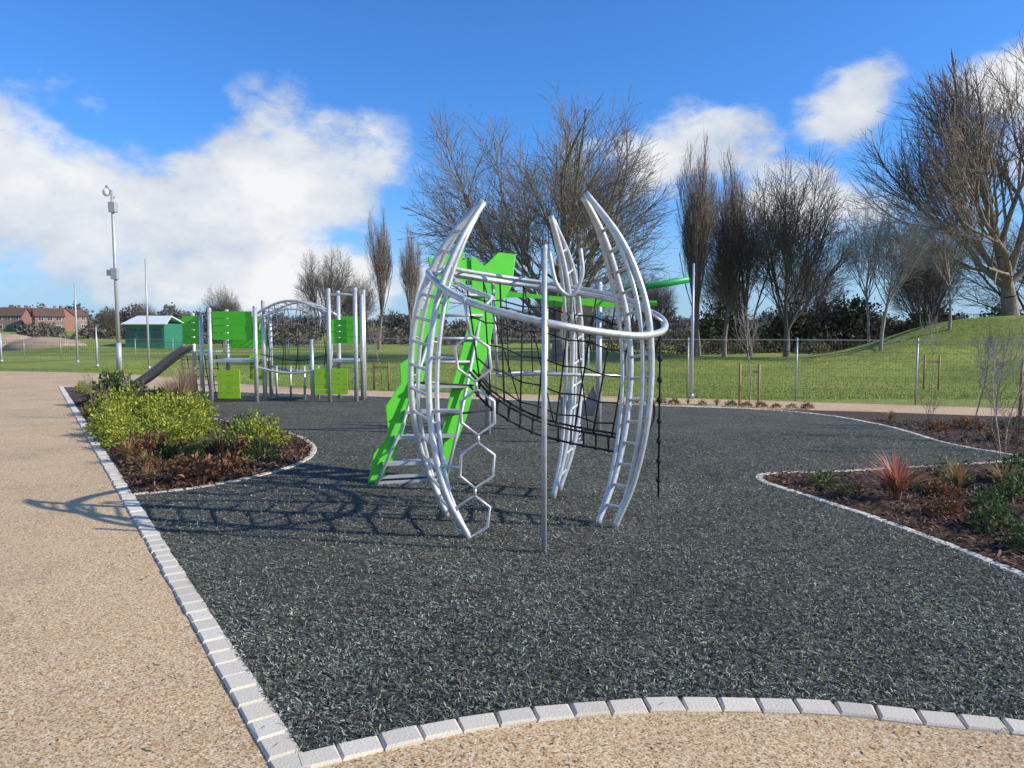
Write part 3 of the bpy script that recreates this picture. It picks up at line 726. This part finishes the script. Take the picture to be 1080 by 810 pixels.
# ------------------------------------------------------------ fence, poles
def weld_fence(name,pts,h,post_step,sp,r=.0022):
    e=empty(name); P=[Vector(p) for p in pts]; tot=sum((b-a).length for a,b in zip(P,P[1:]))
    def g(t):
        p=at(P,t); p.z=max(0,float(terr(p.x,p.y))+.02); return p
    mb=MB(); n=int(tot/post_step)
    for k in range(n+1): p=g(k/n); mb.tube([p+Vector((0,0,-.1)),p+Vector((0,0,h+.05))],.022,8)
    line=[g(k/(n*2)) for k in range(n*2+1)]
    mb.tube([p+Vector((0,0,h)) for p in line],.011,6)
    mb.make('posts',M_steel2,e)
    mb=MB(); m=int(tot/sp)
    for k in range(m+1):
        p=g(k/m); mb.tube([p+Vector((0,0,.03)),p+Vector((0,0,h))],r,3,cap=False)
    for k in range(1,int(h/.2)+1): mb.tube([p+Vector((0,0,k*.2)) for p in line],r*1.3,3,cap=False)
    mb.make('wire_mesh',M_darksteel,e)
weld_fence('wire_mesh_fence',[(-5.5,22.6,0),(4.2,19.5,0),(10.8,17.0,0),(17,14.6,0)],1.5,2.6,.07)
weld_fence('metal_railing',[(-34,48,0),(-22,47,0),(-9,46,0)],1.2,2.5,.12,r=.008)
def pole(name,x,y,h,r=.05,mat=None):
    mb=MB(); mb.tube([(0,0,-.1),(0,0,h*.5),(0,0,h)],[r,r*.85,r*.6],12); mb.sphere((0,0,h),r*.7); mb.tube([(0,0,0),(0,0,.12)],r*1.5,12)
    return mb.make(name,mat or M_steel2,None,(x,y,max(0,float(terr(x,y)))))
pole('steel_post',4.6,18.9,3.4,.045); pole('flag_pole',-16.7,34,5.0,.05); pole('flag_pole',-23.5,40,4.3,.05); pole('steel_post',-20.2,36,1.9,.05)
pole('steel_post',-29,42,1.6,.06)
cm=empty('cctv_mast',(-17.8,33.5,.0))
mb=MB(); mb.tube([(0,0,-.1),(0,0,1.2)],.12,14); mb.tube([(0,0,1.2),(-.02,0,4.5),(-.05,0,8.0)],[.09,.075,.06],14); mb.tube([(-.05,0,7.9),(-.28,0,8.2),(-.3,0,8.0)],.035,8,res=4); mb.tube([(-.05,0,7.6),(.12,0,7.75)],.03,8); mb.make('mast',M_steel2,cm)
mb=MB(); mb.box((-.02,0,7.25),(.30,.3,.45)); mb.box((.02,-.12,4.3),(.30,.22,.5)); mb.box((-.3,-.05,4.35),(.18,.06,.28)); mb.make('equipment_boxes',M_steel2,cm,bevel=.02)
mb=MB(); mb.sphere((-.3,0,7.9),.16,sz=1.1); mb.make('camera_dome',M_white,cm)

# ------------------------------------------------------------ buildings
def house(x,y,w,d,h,rh,rot,z=None):
    z0=float(terr(x,y)) if z is None else z
    e=empty('brick_house',(x,y,z0)); e.rotation_euler=(0,0,rot)
    mb=MB(); mb.box((0,0,h/2-.2),(w,d,h+.4)); 
    for sx_ in(-1,1): mb.poly_plate([(sx_*(w/2-.1),-d/2,h),(sx_*(w/2-.1),d/2,h),(sx_*(w/2-.1),0,h+rh)],(1,0,0),.2)
    mb.make('walls',M_brick,e)
    mb=MB()
    for s in(-1,1): mb.poly_plate([(-w/2-.3,s*(d/2+.4),h-.2),(w/2+.3,s*(d/2+.4),h-.2),(w/2+.3,0,h+rh+.15),(-w/2-.3,0,h+rh+.15)],(0,s*rh,d/2),.15)
    mb.make('roof',M_roof,e)
    mb=MB(); mb.box((w*.25,0,h+rh+.3),(.7,.7,1.4)); mb.make('chimney',M_brick,e)
    mw=MB(); mf=MB()
    for zz in(1.4,4.0):
        for xx in(-w*.3,0,w*.3):
            if zz<2 and xx==0: continue
            mf.box((xx,-d/2-.02,zz),(1.5,.06,1.3)); mw.box((xx,-d/2-.06,zz),(1.3,.04,1.1)); mf.box((xx,-d/2-.085,zz),(.07,.03,1.1))
    mf.make('window_frames',M_white,e); mw.make('windows',M_window,e)
    mb=MB(); mb.box((0,-d/2-.03,1.0),(1,.08,2.1)); mb.make('door',M_pav,e)
for x,y,r in((-152,226,.2),(-140,224,.7),(-147,240,-.4),(-164,248,.3),(-158,232,.1),(-150,252,1.2)):
    house(x,y,7.5,6.5,4.8,2.2,r)
pv=empty('park_pavilion',(-33.7,70,float(terr(-33.7,70))))
mb=MB(); mb.box((0,0,1.25),(3.6,4,2.5)); mb.make('walls',M_pav,pv)
mb=MB(); mb.poly_plate([(-2.1,-2.2,2.4),(2.1,-2.2,2.4),(1.6,0,3.2),(-1.6,0,3.2)],(0,-1,1.8),.1); mb.poly_plate([(-2.1,2.2,2.4),(2.1,2.2,2.4),(1.6,0,3.2),(-1.6,0,3.2)],(0,1,1.8),.1); mb.make('roof',M_white,pv)
mb=MB(); 
for xx in(-1.2,0,1.2): mb.box((xx,-2.02,1.5),(.8,.06,1.0))
mb.make('windows',M_window,pv)
mb=MB(); 
for cx,cy,rr,hh in((-44,70,4,1.3),(-50,72,5,1.7)): mb.sphere((cx,cy,float(terr(cx,cy))-.2),rr,sy=.6,sz=hh/rr,u=24,w=12)
mb.make('dirt_mound',M_sand)

# ------------------------------------------------------------ light + sky
el=math.radians(31); azs=math.atan2(.985,-.17)
S=Vector((math.sin(azs)*math.cos(el),math.cos(azs)*math.cos(el),math.sin(el)))
ld=bpy.data.lights.new('sun','SUN'); ld.energy=5.0; ld.angle=math.radians(.5); ld.color=(1,.95,.85)
lo=bpy.data.objects.new('sun',ld); link(lo); lo.rotation_euler=(-S).to_track_quat('-Z','Y').to_euler(); lo.location=(20,-10,20)
w=bpy.data.worlds.new('World'); scene.world=w; w.use_nodes=True; nt=w.node_tree; nt.nodes.clear()
out=N(nt,'ShaderNodeOutputWorld'); bg=N(nt,'ShaderNodeBackground'); bg.inputs[1].default_value=.14; nt.links.new(bg.outputs[0],out.inputs[0])
sky=N(nt,'ShaderNodeTexSky'); sky.sky_type='NISHITA'; sky.sun_disc=False; sky.sun_elevation=el; sky.sun_rotation=azs
sky.air_density=1.0; sky.dust_density=.5; sky.ozone_density=2.0
T=N(nt,'ShaderNodeTexCoord').outputs['Generated']; sepx=N(nt,'ShaderNodeSeparateXYZ'); nt.links.new(T,sepx.inputs[0])
def MA(op,a,b=None,c=None,clamp=False):
    n=N(nt,'ShaderNodeMath',operation=op); n.use_clamp=clamp
    for i,x in enumerate((a,b,c)):
        if x is None: continue
        if isinstance(x,(int,float)): n.inputs[i].default_value=x
        else: nt.links.new(x,n.inputs[i])
    return n.outputs[0]
az=MA('ARCTAN2',sepx.outputs[0],sepx.outputs[1]); vz=sepx.outputs[2]
mpn=N(nt,'ShaderNodeMapping'); mpn.inputs['Scale'].default_value=(1,1,1.6); nt.links.new(T,mpn.inputs[0])
nz=noise(nt,5.6,8,.6,mpn.outputs[0]); nz2=noise(nt,6.5,5,.55,mpn.outputs[0])
# clouds: (azimuth, sin elevation, half width, half height)
blobs=[(-.62,.19,.24,.11),(-.45,.145,.24,.085),(-.285,.185,.13,.09),(-.30,.07,.30,.06),(-.62,.37,.05,.03),(.205,.22,.12,.065),(.425,.255,.06,.06),(.34,.16,.12,.05),(.60,.265,.09,.05),(.75,.2,.2,.08),(-1.1,.2,.35,.15),(1.3,.25,.35,.12),(-2.2,.3,.5,.15),(2.4,.3,.5,.15)]
best=None
for a,v_,ra_,rv in blobs:
    dx=MA('DIVIDE',MA('SUBTRACT',az,a),ra_); dy=MA('DIVIDE',MA('SUBTRACT',vz,v_),rv)
    q=MA('SUBTRACT',1.0,MA('SQRT',MA('ADD',MA('MULTIPLY',dx,dx),MA('MULTIPLY',dy,dy))))
    best=q if best is None else MA('MAXIMUM',best,q)
dens=MA('ADD',MA('MULTIPLY',best,.85),MA('MULTIPLY',MA('SUBTRACT',nz.outputs[0],.49),2.4))
mr=N(nt,'ShaderNodeMapRange'); mr.interpolation_type='SMOOTHSTEP'; nt.links.new(dens,mr.inputs[0]); mr.inputs[1].default_value=-.06; mr.inputs[2].default_value=.42
mr2=N(nt,'ShaderNodeMapRange'); nt.links.new(best,mr2.inputs[0]); mr2.inputs[1].default_value=-.6; mr2.inputs[2].default_value=-.1
mask=MA('MULTIPLY',MA('MULTIPLY',mr.outputs[0],.96),mr2.outputs[0])
cr=ramp(nt,[(.36,(.52,.60,.73)),(.56,(.76,.81,.88)),(.76,(1,1,1))],MA('ADD',MA('MULTIPLY',dens,.28),MA('MULTIPLY',nz2.outputs[0],1.0)))
sc=N(nt,'ShaderNodeMix',data_type='RGBA',blend_type='MULTIPLY'); sc.inputs[0].default_value=1; nt.links.new(cr.outputs[0],sc.inputs[6]); sc.inputs[7].default_value=(6.7,6.7,6.7,1)
tint=N(nt,'ShaderNodeMix',data_type='RGBA',blend_type='MULTIPLY'); tint.inputs[0].default_value=1
nt.links.new(sky.outputs[0],tint.inputs[6]); tint.inputs[7].default_value=(.40,.86,1.46,1)
hz=N(nt,'ShaderNodeMapRange'); hz.interpolation_type='SMOOTHSTEP'; nt.links.new(vz,hz.inputs[0]); hz.inputs[1].default_value=.22; hz.inputs[2].default_value=-.02; hz.inputs[3].default_value=0; hz.inputs[4].default_value=.8
hm=N(nt,'ShaderNodeMix',data_type='RGBA'); nt.links.new(hz.outputs[0],hm.inputs[0]); nt.links.new(tint.outputs[2],hm.inputs[6]); hm.inputs[7].default_value=(3.1,4.3,5.7,1)
mixc=N(nt,'ShaderNodeMix',data_type='RGBA'); nt.links.new(mask,mixc.inputs[0]); nt.links.new(hm.outputs[2],mixc.inputs[6]); nt.links.new(sc.outputs[2],mixc.inputs[7])
nt.links.new(mixc.outputs[2],bg.inputs[0])

# ------------------------------------------------------------ camera
cd=bpy.data.cameras.new('camera'); cd.lens=26; cd.sensor_width=36; cd.clip_end=5000; cd.clip_start=.05
co=bpy.data.objects.new('camera',cd); link(co); co.location=(0,0,1.7); co.rotation_euler=(math.radians(90)-math.atan(55/780),0,0)
scene.camera=co
